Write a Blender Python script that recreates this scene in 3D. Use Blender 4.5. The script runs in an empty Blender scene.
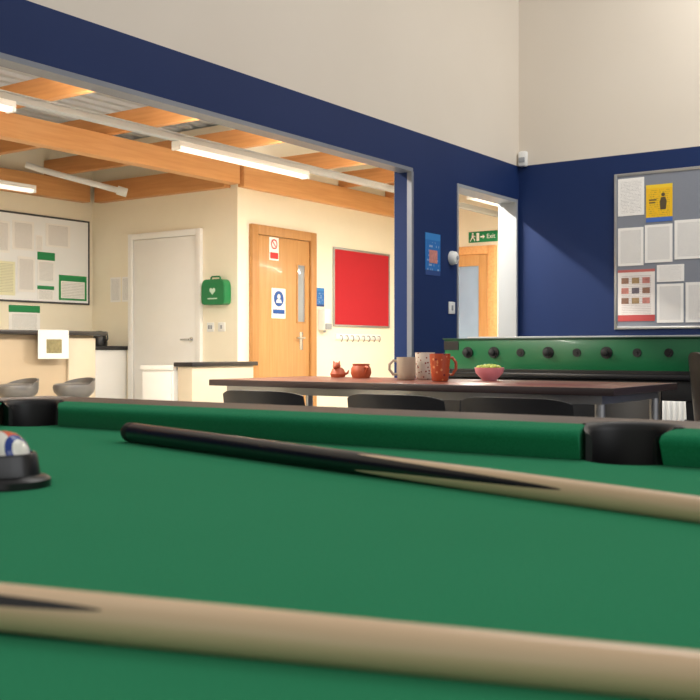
import bpy, bmesh, math, random
from mathutils import Vector, Matrix
random.seed(4)
S = bpy.context.scene
COL = S.collection
try:
    S.view_settings.view_transform = 'Standard'
except Exception:
    pass
R90 = math.pi/2

# ------------------------------------------------------------------ materials
def lin(c):
    return tuple(((x/255)/12.92 if x/255 <= .04045 else ((x/255+.055)/1.055)**2.4) for x in c)
class NT:
    def __init__(s, name):
        s.m = bpy.data.materials.new(name); s.m.use_nodes = True
        s.t = s.m.node_tree; s.n = s.t.nodes; s.l = s.t.links
        s.b = s.n['Principled BSDF']
    def new(s, t): return s.n.new(t)
    def put(s, v, sock):
        if hasattr(v, 'links') or isinstance(v, bpy.types.NodeSocket): s.l.new(v, sock)
        else: sock.default_value = v
    def math(s, op, a, b=None, c=None):
        n = s.new('ShaderNodeMath'); n.operation = op
        s.put(a, n.inputs[0])
        if b is not None: s.put(b, n.inputs[1])
        if c is not None: s.put(c, n.inputs[2])
        return n.outputs[0]
    def mix(s, f, a, b):
        n = s.new('ShaderNodeMix'); n.data_type = 'RGBA'
        s.put(f, n.inputs[0]); 
        s.put(a if isinstance(a, bpy.types.NodeSocket) else (*a[:3], 1), n.inputs[6])
        s.put(b if isinstance(b, bpy.types.NodeSocket) else (*b[:3], 1), n.inputs[7])
        return n.outputs[2]
    def coord(s, kind='Object'):
        n = s.new('ShaderNodeTexCoord'); return n.outputs[kind]
    def pos(s):
        return s.new('ShaderNodeNewGeometry').outputs['Position']
    def sep(s, v):
        n = s.new('ShaderNodeSeparateXYZ'); s.l.new(v, n.inputs[0]); return n.outputs
    def comb(s, x, y, z):
        n = s.new('ShaderNodeCombineXYZ'); s.put(x, n.inputs[0]); s.put(y, n.inputs[1]); s.put(z, n.inputs[2]); return n.outputs[0]
    def noise(s, v, scale, det=2, out='Fac'):
        n = s.new('ShaderNodeTexNoise'); n.inputs['Scale'].default_value = scale; n.inputs['Detail'].default_value = det
        if v is not None: s.l.new(v, n.inputs['Vector'])
        return n.outputs[out]
    def bump(s, h, st, dist=.01):
        n = s.new('ShaderNodeBump'); n.inputs['Strength'].default_value = st; n.inputs['Distance'].default_value = dist
        s.l.new(h, n.inputs['Height']); s.l.new(n.outputs[0], s.b.inputs['Normal'])

def mat(name, rgb, rough=.5, metal=0, var=.06, vs=8, bump=0, bs=200, coat=0, emit=0, spec=None):
    k = NT(name); c = lin(rgb)
    if var:
        f = k.noise(k.coord(), vs, 3)
        k.l.new(k.mix(f, tuple(x*(1-var) for x in c), tuple(min(1, x*(1+var)) for x in c)), k.b.inputs['Base Color'])
    else: k.b.inputs['Base Color'].default_value = (*c, 1)
    k.b.inputs['Roughness'].default_value = rough; k.b.inputs['Metallic'].default_value = metal
    if coat: k.b.inputs['Coat Weight'].default_value = coat; k.b.inputs['Coat Roughness'].default_value = .08
    if spec is not None: k.b.inputs['Specular IOR Level'].default_value = spec
    if emit:
        k.b.inputs['Emission Color'].default_value = (*c, 1); k.b.inputs['Emission Strength'].default_value = emit
    if bump: k.bump(k.noise(k.coord(), bs, 3), bump, .002)
    return k.m

def wood(name, a, b, rough=.45, axis=2, scale=6, coat=0):
    k = NT(name); o = k.sep(k.coord())
    st = [o[0], o[1], o[2]]
    sc = [scale*6]*3; sc[axis] = scale*.35
    v = k.comb(*[k.math('MULTIPLY', st[i], sc[i]) for i in range(3)])
    f = k.noise(v, 1.0, 4)
    f = k.math('MULTIPLY_ADD', f, 1.8, -.4)
    n = k.new('ShaderNodeClamp'); k.l.new(f, n.inputs[0])
    k.l.new(k.mix(n.outputs[0], lin(a), lin(b)), k.b.inputs['Base Color'])
    k.b.inputs['Roughness'].default_value = rough
    if coat: k.b.inputs['Coat Weight'].default_value = coat; k.b.inputs['Coat Roughness'].default_value = .1
    return k.m

def paper(name, bg=(250, 248, 244), ink=(110, 110, 116), lines=40, head=None, headf=.12, border=None, density=.36, foot=None, fx=80, st=.45):
    k = NT(name); g = k.sep(k.coord('Generated')); x, z = g[0], g[2]
    zn = k.math('MULTIPLY', z, lines)
    band = k.math('LESS_THAN', k.math('FRACT', zn), .45)
    nv = k.comb(k.math('MULTIPLY', x, fx), k.math('MULTIPLY', k.math('FLOOR', zn), 3.7), 0.0)
    nn = k.math('GREATER_THAN', k.noise(nv, 1.0, 1), density)
    m = k.math('MULTIPLY', band, nn)
    for op, s_, v in (('GREATER_THAN', x, .1), ('LESS_THAN', x, .9), ('GREATER_THAN', z, .07), ('LESS_THAN', z, 1-headf-.05 if head else .93)):
        m = k.math('MULTIPLY', m, k.math(op, s_, v))
    m = k.math('MULTIPLY', m, st)
    c = k.mix(m, lin(bg), lin(ink))
    if head: c = k.mix(k.math('GREATER_THAN', z, 1-headf), c, lin(head))
    if foot: c = k.mix(k.math('LESS_THAN', z, .12), c, lin(foot))
    if border:
        d = k.math('MINIMUM', k.math('MINIMUM', x, k.math('SUBTRACT', 1, x)), k.math('MINIMUM', z, k.math('SUBTRACT', 1, z)))
        c = k.mix(k.math('LESS_THAN', d, .07), c, lin(border))
    k.l.new(c, k.b.inputs['Base Color']); k.b.inputs['Roughness'].default_value = .6
    return k.m

# ------------------------------------------------------------------ geometry
def bx(bm, lo, hi, bev=0, seg=2, mi=0):
    r = bmesh.ops.create_cube(bm, size=1)
    vs = r['verts']
    for v in vs:
        for i in range(3): v.co[i] = lo[i] if v.co[i] < 0 else hi[i]
    fs = list({f for v in vs for f in v.link_faces})
    for f in fs: f.material_index = mi
    if bev:
        es = list({e for v in vs for e in v.link_edges})
        bev = min(bev, .45*min(abs(hi[i]-lo[i]) for i in range(3)))
        r2 = bmesh.ops.bevel(bm, geom=es, offset=bev, segments=seg, profile=.5, affect='EDGES')
        for f in r2['faces']: f.material_index = mi
def cy(bm, p0, p1, r0, r1=None, seg=20, mi=0, caps=True):
    p0, p1 = Vector(p0), Vector(p1); r1 = r0 if r1 is None else r1
    d = p1-p0
    M = Matrix.Translation((p0+p1)/2) @ d.to_track_quat('Z', 'Y').to_matrix().to_4x4()
    r = bmesh.ops.create_cone(bm, cap_ends=caps, segments=seg, radius1=r0, radius2=r1, depth=d.length, matrix=M)
    for f in {f for v in r['verts'] for f in v.link_faces}: f.material_index = mi
def lathe(bm, prof, seg=32, c=(0, 0, 0), M=None, mi=0):
    rings = []
    for (r, z) in prof:
        ring = []
        if r < 1e-6:
            ring = [bm.verts.new((c[0], c[1], c[2]+z))]*seg
        else:
            for i in range(seg):
                a = 2*math.pi*i/seg
                ring.append(bm.verts.new((c[0]+r*math.cos(a), c[1]+r*math.sin(a), c[2]+z)))
        rings.append(ring)
    allv = {v for r in rings for v in r}
    for a, b in zip(rings, rings[1:]):
        for i in range(seg):
            j = (i+1) % seg
            vs = []
            for v in (a[i], a[j], b[j], b[i]):
                if v not in vs: vs.append(v)
            if len(vs) > 2:
                try: f = bm.faces.new(vs); f.material_index = mi
                except ValueError: pass
    if M is not None:
        for v in allv: v.co = M @ v.co
def tube(bm, pts, r, seg=10, mi=0, closed=False):
    pts = [Vector(p) for p in pts]; n = len(pts); rings = []
    up = None
    for i, p in enumerate(pts):
        if closed: t = pts[(i+1) % n]-pts[i-1]
        else: t = pts[min(i+1, n-1)]-pts[max(i-1, 0)]
        t.normalize()
        if up is None: up = t.orthogonal().normalized()
        up = (up-t*up.dot(t)).normalized(); w = t.cross(up)
        rr = r[i] if isinstance(r, (list, tuple)) else r
        rings.append([bm.verts.new(p+rr*(math.cos(2*math.pi*k/seg)*up+math.sin(2*math.pi*k/seg)*w)) for k in range(seg)])
    pr = list(zip(rings, rings[1:]))
    if closed: pr.append((rings[-1], rings[0]))
    for a, b in pr:
        for k in range(seg):
            f = bm.faces.new((a[k], a[(k+1) % seg], b[(k+1) % seg], b[k])); f.material_index = mi
    if not closed:
        bm.faces.new(list(reversed(rings[0]))).material_index = mi
        bm.faces.new(rings[-1]).material_index = mi
def prism(bm, poly, a, b, axis=0, mi=0):
    """poly of 2D points extruded along axis between a and b"""
    def P(p, t):
        if axis == 0: return (t, p[0], p[1])
        if axis == 1: return (p[0], t, p[1])
        return (p[0], p[1], t)
    A = [bm.verts.new(P(p, a)) for p in poly]; B = [bm.verts.new(P(p, b)) for p in poly]
    n = len(poly)
    bm.faces.new(A).material_index = mi; bm.faces.new(list(reversed(B))).material_index = mi
    for i in range(n): bm.faces.new((A[i], B[i], B[(i+1) % n], A[(i+1) % n])).material_index = mi
def sheet(bm, fn, nu, nv, th, mi=0):
    """solid curved sheet: fn(u,v)->Vector ; thickness along normals"""
    P = [[Vector(fn(i/nu, j/nv)) for j in range(nv+1)] for i in range(nu+1)]
    F, B = [], []
    for i in range(nu+1):
        fr, br = [], []
        for j in range(nv+1):
            du = P[min(i+1, nu)][j]-P[max(i-1, 0)][j]; dv = P[i][min(j+1, nv)]-P[i][max(j-1, 0)]
            n = du.cross(dv).normalized()*th/2
            fr.append(bm.verts.new(P[i][j]+n)); br.append(bm.verts.new(P[i][j]-n))
        F.append(fr); B.append(br)
    for i in range(nu):
        for j in range(nv):
            bm.faces.new((F[i][j], F[i+1][j], F[i+1][j+1], F[i][j+1])); bm.faces.new((B[i][j], B[i][j+1], B[i+1][j+1], B[i+1][j]))
    for i in range(nu):
        bm.faces.new((F[i][0], B[i][0], B[i+1][0], F[i+1][0])); bm.faces.new((F[i][nv], F[i+1][nv], B[i+1][nv], B[i][nv]))
    for j in range(nv):
        bm.faces.new((F[0][j], F[0][j+1], B[0][j+1], B[0][j])); bm.faces.new((F[nu][j], B[nu][j], B[nu][j+1], F[nu][j+1]))

def ob(name, bm, mats, parent=None, loc=(0, 0, 0), rot=(0, 0, 0), smooth=False):
    bmesh.ops.recalc_face_normals(bm, faces=bm.faces)
    me = bpy.data.meshes.new(name); bm.to_mesh(me); bm.free()
    for m in (mats if isinstance(mats, (list, tuple)) else [mats]): me.materials.append(m)
    if smooth:
        for p in me.polygons: p.use_smooth = True
        me.set_sharp_from_angle(angle=math.radians(40))
    o = bpy.data.objects.new(name, me); o.location = loc; o.rotation_euler = rot
    if parent: o.parent = parent
    COL.objects.link(o); return o
def tag(o, label, cat, group=None):
    o['label'] = label; o['category'] = cat
    if group: o['group'] = group
    return o
def root(name, loc, rotz, label, cat, group=None):
    o = bpy.data.objects.new(name, None); o.empty_display_size = .1
    o.location = loc; o.rotation_euler = (0, 0, rotz); COL.objects.link(o)
    return tag(o, label, cat, group)
def boxo(name, lo, hi, m, parent=None, bev=0, loc=(0, 0, 0), rot=(0, 0, 0), seg=2):
    bm = bmesh.new(); bx(bm, lo, hi, bev, seg); return ob(name, bm, m, parent, loc, rot, smooth=bev > 0)
def boxw(name, lo, hi, m, bev=0, kind=None):
    """world box with origin at its base centre"""
    c = ((lo[0]+hi[0])/2, (lo[1]+hi[1])/2, lo[2])
    o = boxo(name, [lo[i]-c[i] for i in range(3)], [hi[i]-c[i] for i in range(3)], m, None, bev, c)
    if kind: o['kind'] = kind
    return o
def dup(o, loc, rotz, label=None):
    c = o.copy(); c.location = loc; c.rotation_euler = (0, 0, rotz)
    if label: c['label'] = label
    COL.objects.link(c)
    def rec(src, dst):
        for ch in list(src.children):
            if ch == dst: continue
            k = ch.copy(); k.parent = dst; COL.objects.link(k); rec(ch, k)
    rec(o, c); return c
def text(name, s, size, m, parent, loc, rot=(R90, 0, 0), ext=.0006):
    cu = bpy.data.curves.new(name, 'FONT'); cu.body = s; cu.size = size; cu.align_x = 'CENTER'; cu.align_y = 'CENTER'; cu.extrude = ext
    t = bpy.data.objects.new(name, cu); COL.objects.link(t)
    bpy.context.view_layer.update()
    me = bpy.data.meshes.new_from_object(t.evaluated_get(bpy.context.evaluated_depsgraph_get()))
    bpy.data.objects.remove(t); me.materials.clear(); me.materials.append(m)
    o = bpy.data.objects.new(name, me); o.location = loc; o.rotation_euler = rot; o.parent = parent; COL.objects.link(o); return o
def boolcut(o, cutters):
    for c in cutters:
        md = o.modifiers.new('b', 'BOOLEAN'); md.operation = 'DIFFERENCE'; md.object = c; md.solver = 'EXACT'
    bpy.context.view_layer.update()
    me = bpy.data.meshes.new_from_object(o.evaluated_get(bpy.context.evaluated_depsgraph_get()))
    o.modifiers.clear(); o.data = me
def light(name, loc, rot, sx, sy, w, col=(1, 1, 1)):
    l = bpy.data.lights.new(name, 'AREA'); l.shape = 'RECTANGLE'; l.size = sx; l.size_y = sy; l.energy = w; l.color = col
    o = bpy.data.objects.new(name, l); o.location = loc; o.rotation_euler = rot; COL.objects.link(o); return o

# palette
CREAM = mat('cream_paint', (248, 240, 218), .7, var=.02, bump=.05)
WHITE = mat('white_paint', (250, 249, 245), .45, var=.02)
WPLAST = mat('white_plastic', (238, 238, 234), .3, var=.01)
TRIMW = mat('grey_white_trim', (158, 162, 166), .4, var=.02)
TRIMG = mat('grey_track', (128, 133, 142), .4, .3, var=.02)
ALU = mat('aluminium', (176, 178, 180), .35, .8, var=.03)
CHROME = mat('chrome', (210, 212, 214), .15, 1, var=.0)
BLACKP = mat('black_plastic', (20, 20, 23), .35, var=.1)
BLACKM = mat('black_matt', (16, 16, 18), .6, var=.1)
DARKTOP = mat('dark_worktop', (38, 36, 38), .3, var=.3, vs=60)
PINE = wood('glulam_pine', (212, 150, 90), (232, 176, 116), .5, axis=1)
PINEX = wood('glulam_pine_cross', (194, 130, 74), (218, 158, 98), .5, axis=0)
OAK = wood('oak_veneer', (190, 138, 82), (206, 158, 102), .35, axis=2, coat=.2)
OAKF = wood('oak_frame', (178, 126, 72), (196, 146, 90), .4, axis=2)

# ------------------------------------------------------------------ room shell
def wall_paint():
    k = NT('two_tone_wall_paint'); p = k.sep(k.pos())
    up = k.math('GREATER_THAN', p[2], 2.37)
    f = k.noise(k.pos(), 1.5, 3)
    blue = k.mix(f, lin((20, 42, 88)), lin((25, 48, 97)))
    cr = k.mix(f, lin((220, 210, 195)), lin((227, 218, 204)))
    c = k.mix(up, blue, cr)
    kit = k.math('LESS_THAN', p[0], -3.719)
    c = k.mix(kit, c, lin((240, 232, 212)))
    k.l.new(c, k.b.inputs['Base Color']); k.b.inputs['Roughness'].default_value = .6; k.b.inputs['Specular IOR Level'].default_value = .25
    k.bump(k.noise(k.pos(), 150, 2), .06, .002)
    return k.m
WP = wall_paint()
XA, YB, H = -3.57, 7.48, 5.2
CH = 3.0
bm = bmesh.new()
bx(bm, (XA-.15, -2.5, 0), (XA, 1.2, H))
bx(bm, (XA-.15, 1.2, 2.12), (XA, 5.856, H))
bx(bm, (XA-.15, 5.856, 0), (XA, 6.46, H))
bx(bm, (XA-.15, 6.46, 2.10), (XA, 7.45, H))
bx(bm, (XA-.15, 7.45, 0), (XA, 7.63, H))
o = ob('wall_left', bm, WP); o['kind'] = 'structure'
boxw('wall_far', (XA, YB, 0), (4.2, YB+.15, H), WP, kind='structure')
k = NT('grey_carpet'); f = k.noise(k.pos(), 220, 3)
k.l.new(k.mix(f, lin((70, 72, 80)), lin((104, 106, 114))), k.b.inputs['Base Color']); k.b.inputs['Roughness'].default_value = .95
k.bump(f, .4, .004); CARPET = k.m
VINYL = mat('pale_vinyl', (196, 192, 184), .5, var=.06, vs=40)
boxw('floor', (-3.72, -2.5, -.1), (4.2, 10.4, 0), CARPET, kind='structure')
boxw('floor_kitchen', (-8.4, -2.5, -.1), (-3.72, 10.4, 0), VINYL, kind='structure')  # unseen floor, made pale to bounce light up to the roof
boxw('wall_service_side', (-8.36, 0, 0), (-8.21, 7.27, CH), CREAM, kind='structure')
boxw('wall_white_door_side', (-8.21, 7.12, 0), (-6.23, 7.27, CH), CREAM, kind='structure')
boxw('wall_oak_door_side', (-6.38, 7.27, 0), (-6.23, 10.2, CH), CREAM, kind='structure')
boxw('wall_lobby_end', (-6.38, 10.2, 0), (-3.4, 10.35, CH), CREAM, kind='structure')
boxw('wall_lobby_side', (-3.72, 7.63, 0), (-3.57, 10.2, CH), CREAM, kind='structure')
boxw('wall_kitchen_near', (-8.36, -.15, 0), (-3.72, 0, CH), CREAM, kind='structure')
CORR = mat('corrugated_metal', (204, 209, 212), .45, .1, var=.05)
bm = bmesh.new()
prof = []
x = -8.3
while x < -3.74:
    prof += [(x, CH+.01), (x+.06, CH+.01), (x+.08, CH+.055), (x+.14, CH+.055)]; x += .16
prof.append((-3.72, CH+.01))
A = [bm.verts.new((p[0], 0, p[1])) for p in prof]; B = [bm.verts.new((p[0], 10.3, p[1])) for p in prof]
for i in range(len(prof)-1): bm.faces.new((A[i], A[i+1], B[i+1], B[i]))
o = ob('ceiling', bm, CORR); o['kind'] = 'structure'
def beam(lo, hi, m, label): 
    o = boxw('timber_beam', lo, hi, m, .006); tag(o, label, 'beam', 'exposed timber beams'); return o
beam((-6.29, .02, 2.42), (-6.17, 7.09, 2.60), PINE, 'long pine glulam beam under metal roof')
beam((-6.228, 7.12, 2.40), (-6.15, 10.18, 2.60), PINE, 'pine beam running along top of cream wall above oak door')
beam((-8.08, 7.03, 2.40), (-6.31, 7.118, 2.60), PINEX, 'pine beam along top of cream wall above white door')
beam((-4.60, .02, 2.45), (-4.51, 10.18, 2.60), PINE, 'long pine beam close to blue partition')
beam((-8.205, .02, 2.40), (-8.10, 7.0, 2.60), PINE, 'pine beam along wall above whiteboard')
for yy in (.5, 1.5, 2.5, 3.5, 4.5, 5.5, 6.5, 7.7, 8.7, 9.6):
    beam((-8.2 if yy < 7 else -6.22, yy, 2.602), (-3.73, yy+.07, 2.76), PINEX, 'pine cross joist resting on long beams')
for x in (-7.4, -5.6, -4.2):
    beam((x, .02, 2.762), (x+.05, 7.0 if x < -6.3 else 10.18, 2.84), PINE, 'small pine purlin directly under the metal roof')
bm = bmesh.new(); tube(bm, [(-7.80, 5.98, 2.60), (-7.7, 6.10, 2.555), (-7.22, 6.62, 2.385)], .028, 14)
cy(bm, (-7.25, 6.585, 2.397), (-7.19, 6.655, 2.372), .042)
tag(ob('flue_pipe', bm, WPLAST, smooth=True), 'white round pipe sloping down from the roof timbers', 'pipe')
bm = bmesh.new(); bx(bm, (-.032, 0, 0), (.032, 10.1, .04), .004)
bx(bm, (-.04, 0, .04), (.04, 10.1, .048))
TRK = mat('trunking_grey', (186, 190, 192), .4, var=.02)
tag(ob('lighting_trunking', bm, TRK, loc=(-5.08, .05, 2.362), smooth=True), 'long grey-white metal trunking hung beneath the timber joists', 'trunking')
TUBE = mat('lit_diffuser', (255, 248, 234), .4, var=0, emit=.9)
def fitting(x, y0, z, ln=1.5, pw=5):
    r = root('fluorescent_light', (x, y0, z), 0, 'white fluorescent batten light fitting, switched on', 'ceiling light', 'fluorescent battens')  # label shared by the visible battens and the added unseen ones
    boxo('light_body', (-.04, 0, .025), (.04, ln, .0615), WPLAST, r, .004)
    bm = bmesh.new(); prism(bm, [(-.032, .025), (-.03, .006), (-.02, 0), (.02, 0), (.03, .006), (.032, .025)], .02, ln-.02, axis=1)
    ob('diffuser', bm, TUBE, r)
    for yy in (0, ln-.02):
        boxo('end_cap', (-.038, yy-.001, -.002), (.038, yy+.021, .025), WPLAST, r, .003)
    light('batten_and_fill_light', (x, y0+ln/2, z-.003), (0, 0, 0), .04, ln-.06, pw, (1, .94, .84))
    return r
fitting(-5.08, 5.15, 2.30); fitting(-5.08, 2.30, 2.30)
fitting(-7.2, 4.1, 2.24, pw=8)
for y0 in (.8, 3.2, 6.3): fitting(-4.1, y0, 2.375, pw=92)  # added battens, unseen behind the header, strong fill to brighten the kitchen
fitting(-4.5, 8.4, 2.3, pw=30)
light('roof_fill_light', (-5.08, 4.2, 2.42), (math.pi, 0, 0), .06, 7.6, 55, (1, .97, .93))  # added fill light, unseen above the trunking, brightens the roof
for (x, y0, z) in ((-7.2, 4.1, 2.30), (-4.1, .8, 2.436), (-4.1, 3.2, 2.436), (-4.1, 6.3, 2.436), (-4.5, 8.4, 2.36)):
    for yy in ((.15, 1.1) if y0 != 6.3 else (.5, 1.1)):
        bm = bmesh.new(); cy(bm, (0, 0, 0), (0, 0, 3.01-z), .004, seg=8)
        tag(ob('suspension_rod', bm, ALU, loc=(x, y0+yy, z)), 'thin metal rod holding light fitting to roof', 'rod', 'suspension rods')

# partition trims
boxw('trim_1', (XA-.10, 1.2, 2.095), (XA+.004, 5.85, 2.119), TRIMG, kind='structure')
boxw('trim_2', (XA-.03, 5.828, 0), (XA+.006, 5.855, 2.094), TRIMG, kind='structure')
boxw('trim_3', (XA-.155, 7.425, 0), (XA+.006, 7.449, 2.10), TRIMW, kind='structure')
boxw('trim_4', (XA-.155, 6.461, 2.075), (XA+.006, 7.42, 2.099), TRIMW, kind='structure')
boxw('trim_5', (XA-.155, 6.461, 0), (XA+.006, 6.478, 2.074), TRIMW, kind='structure')
boxw('baseboard_far', (XA+.01, YB-.015, 0), (4.2, YB-.001, .1), WHITE, kind='structure')

# ------------------------------------------------------------------ doors
def door_frame(name, w, h, t, m, parent, d=.03):
    bm = bmesh.new()
    bx(bm, (-w/2, -d, 0), (-w/2+t, -.001, h), .003); bx(bm, (w/2-t, -d, 0), (w/2, -.001, h), .003); bx(bm, (-w/2+t, -d, h-t), (w/2-t, -.001, h), .003)
    return ob(name, bm, m, parent, smooth=True)
d1 = boxo('door_1', (-.42, -.022, .01), (.42, -.002, 1.985), WHITE, None, .002, (-7.15, 7.12, 0)); d1['kind'] = 'structure'
door_frame('door_frame', .98, 2.05, .06, WHITE, d1, .04)
bm = bmesh.new(); cy(bm, (.36, -.02, 1.0), (.36, -.06, 1.0), .01); cy(bm, (.36, -.055, 1.0), (.25, -.055, 1.0), .009); cy(bm, (.36, -.023, 1.0), (.36, -.03, 1.0), .025)
ob('door_handle', bm, CHROME, d1, smooth=True)
d2 = boxo('door_2', (-.40, -.022, .01), (.40, -.002, 1.985), OAK, None, .002, (-6.23, 7.78, 0), (0, 0, R90)); d2['kind'] = 'structure'
door_frame('door_frame', 1.0, 2.08, .09, OAKF, d2, .045)
GLASSG = mat('vision_glass', (160, 168, 176), .1, .2, var=.2, vs=3)
boxo('vision_panel', (.21, -.026, 1.18), (.32, -.0225, 1.74), GLASSG, d2, .002)
bm = bmesh.new()
for (a, b) in (((.195, -.03, 1.165), (.21, -.0225, 1.755)), ((.32, -.03, 1.165), (.335, -.0225, 1.755)), ((.21, -.03, 1.74), (.32, -.0225, 1.755)), ((.21, -.03, 1.165), (.32, -.0225, 1.18))): bx(bm, a, b)
ob('glazing_bead', bm, OAKF, d2)
bm = bmesh.new(); bx(bm, (.24, -.028, .9), (.29, -.0225, 1.08), .002); cy(bm, (.265, -.03, 1.02), (.265, -.07, 1.02), .01); cy(bm, (.265, -.065, 1.02), (.15, -.065, 1.02), .01)
ob('door_handle', bm, CHROME, d2, smooth=True)
d3 = root('door_3', (-5.62, 10.2, 0), 0, 'x', 'door'); d3['kind'] = 'structure'
del d3['category']; del d3['label']
door_frame('door_frame', .98, 2.06, .09, PINE, d3, .06)
bm = bmesh.new()
for a, b in (((-.40, -.04, .01), (-.28, -.002, 1.97)), ((.28, -.04, .01), (.40, -.002, 1.97)), ((-.28, -.04, 1.84), (.28, -.002, 1.97)), ((-.28, -.04, .01), (.28, -.002, .25)), ((-.28, -.04, .9), (.28, -.002, .98))): bx(bm, a, b, .003)
ob('door_leaf', bm, OAK, d3, smooth=True)
SKYG = mat('daylit_glass', (140, 162, 184), .1, var=.35, vs=2, emit=.15)
boxo('glass', (-.28, -.02, .25), (.28, -.01, 1.84), SKYG, d3)

# ------------------------------------------------------------------ wall mounted things
def flat(name, label, cat, loc, rz, w, h, m, th=.003, off=.0003, group=None, bev=0):
    o = boxo(name, (-w/2, -off-th, -h/2), (w/2, -off, h/2), m, None, bev, loc, (0, 0, rz)); return tag(o, label, cat, group)
P1 = paper('paper_text_page'); P2 = paper('paper_dense_page', lines=50, density=.32, ink=(120, 120, 128)); P3 = paper('paper_sparse_page', lines=26, density=.48)
PY = paper('yellow_poster_print', (246, 196, 24), (110, 95, 60), 18, head=(250, 210, 50), headf=.1, foot=(70, 110, 190), density=.5, fx=30)
PBL = paper('blue_poster_print', (30, 110, 185), (215, 225, 235), 9, head=(50, 130, 200), headf=.16, foot=(40, 70, 130), density=.55, fx=10)
PG = paper('green_headed_page', (250, 250, 248), (120, 130, 125), 26, head=(24, 140, 80), headf=.26)
PGB = paper('green_bordered_page', (250, 250, 248), (110, 130, 120), 16, head=(24, 140, 80), headf=.24, border=(30, 150, 80))
PYL = paper('pale_yellow_print', (244, 242, 206), (150, 150, 130), 22)
PR = paper('pale_red_banded_page', (240, 234, 230), (170, 150, 150), 30, head=(204, 110, 104), headf=.05, foot=(196, 76, 76))
FELT = mat('grey_felt', (136, 141, 152), .9, var=.06, vs=120, bump=.1)
def framed_board(name, label, loc, rz, w, h, felt, frame, fr=.022, th=.02):
    r = root(name, loc, rz, label, 'notice board')
    boxo('board_surface', (-w/2+fr, -th+.006, -h/2+fr), (w/2-fr, -.0005, h/2-fr), felt, r)
    bm = bmesh.new()
    bx(bm, (-w/2, -th, -h/2), (-w/2+fr, -.0005, h/2), .003); bx(bm, (w/2-fr, -th, -h/2), (w/2, -.0005, h/2), .003)
    bx(bm, (-w/2+fr, -th, h/2-fr), (w/2-fr, -.0005, h/2), .003); bx(bm, (-w/2+fr, -th, -h/2), (w/2-fr, -.0005, -h/2+fr), .003)
    ob('board_frame', bm, frame, r, smooth=True); return r
framed_board('notice_board', 'large grey felt notice board with aluminium frame on blue wall', (-1.87, YB, 1.64), 0, 1.81, 1.17, FELT, ALU)
def pin(x0, x1, z0, z1, m, label, name='paper_notice', cat='notice'):
    w, h = x1-x0, z1-z0
    return flat(name, label, cat, ((x0+x1)/2, YB-.0141, (z0+z1)/2), 0, w, h, m, group='notices on the grey board')
def pl(bm, pts, y=-.0135):
    vs = [bm.verts.new((p[0], y, p[1])) for p in pts]; bm.faces.new(vs)
def disc(bm, c, r, y, n=28, r0=0):
    if r0 == 0: pl(bm, [(c[0]+r*math.cos(2*math.pi*i/n), c[1]+r*math.sin(2*math.pi*i/n)) for i in range(n)], y)
    else:
        A = [bm.verts.new((c[0]+r*math.cos(2*math.pi*i/n), y, c[1]+r*math.sin(2*math.pi*i/n))) for i in range(n)]
        B = [bm.verts.new((c[0]+r0*math.cos(2*math.pi*i/n), y, c[1]+r0*math.sin(2*math.pi*i/n))) for i in range(n)]
        for i in range(n): bm.faces.new((A[i], A[(i+1) % n], B[(i+1) % n], B[i]))
pin(-2.745, -2.545, 1.905, 2.185, P3, 'white A4 page of plain text pinned on grey board')
yp = pin(-2.53, -2.335, 1.845, 2.12, PY, 'yellow poster with dark figure and blue foot on grey board', 'poster', cat='poster')
bm = bmesh.new(); disc(bm, (.03, .06), .014, -.0036); pl(bm, [(.008, -.05), (.05, -.05), (.056, .01), (.045, .042), (.016, .042), (.004, .01)], -.0036); pl(bm, [(-.075, .02), (-.02, .02), (-.02, .03), (-.075, .03)], -.0036); pl(bm, [(-.075, 0), (-.03, 0), (-.03, .01), (-.075, .01)], -.0036)
ob('figure_print', bm, mat('dark_print', (90, 74, 50), .6), yp)
pin(-2.745, -2.55, 1.53, 1.815, P1, 'white typed page pinned on grey board')
pin(-2.54, -2.335, 1.545, 1.825, P2, 'densely typed page pinned on grey board')
pin(-2.32, -2.11, 1.56, 1.845, P1, 'typed page pinned on grey board')
pin(-2.09, -1.88, 1.56, 1.845, P2, 'typed page pinned on grey board')
pin(-2.45, -2.25, 1.40, 1.525, P3, 'small white landscape note pinned on grey board')
pin(-2.24, -2.03, 1.10, 1.39, P1, 'typed page pinned on grey board near its bottom')
pin(-2.45, -2.255, 1.10, 1.385, P2, 'typed page pinned on grey board near its bottom')
wp = pin(-2.745, -2.465, 1.115, 1.50, PR, 'white poster with small photos and thin red bands', 'poster', cat='poster')
PHO = [mat('photo_print_%s' % n, c, .5, var=.5, vs=40) for n, c in (('brown', (150, 110, 90)), ('dark', (100, 90, 100)), ('rose', (200, 130, 120)), ('tan', (170, 140, 100)))]
i = 0
for z in (.11, .035, -.04):
    for x in (-.085, -.005, .075):
        boxo('photo', (x-.028, -.0042, z-.022), (x+.028, -.0034, z+.022), PHO[(i*3+i//3) % 4], wp); i += 1
pb = flat('poster', 'small blue poster with photo on blue wall', 'poster', (XA, 6.115, 1.56), R90, .205, .29, PBL)
boxo('photo', (-.05, -.0042, -.06), (.06, -.0034, .03), PHO[2], pb)
r = root('wall_sensor', (XA, 6.38, 1.555), R90, 'round white plastic sensor unit on blue wall', 'sensor')
bm = bmesh.new(); lathe(bm, [(0, .05), (.03, .048), (.045, .035), (.05, .01), (.05, .001), (0, .001)], M=Matrix.Rotation(R90, 4, 'X')); ob('sensor_body', bm, WPLAST, r, smooth=True)
bm = bmesh.new(); cy(bm, (0, -.048, 0), (0, -.054, 0), .014); ob('sensor_lens', bm, TRIMW, r, smooth=True)
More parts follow.
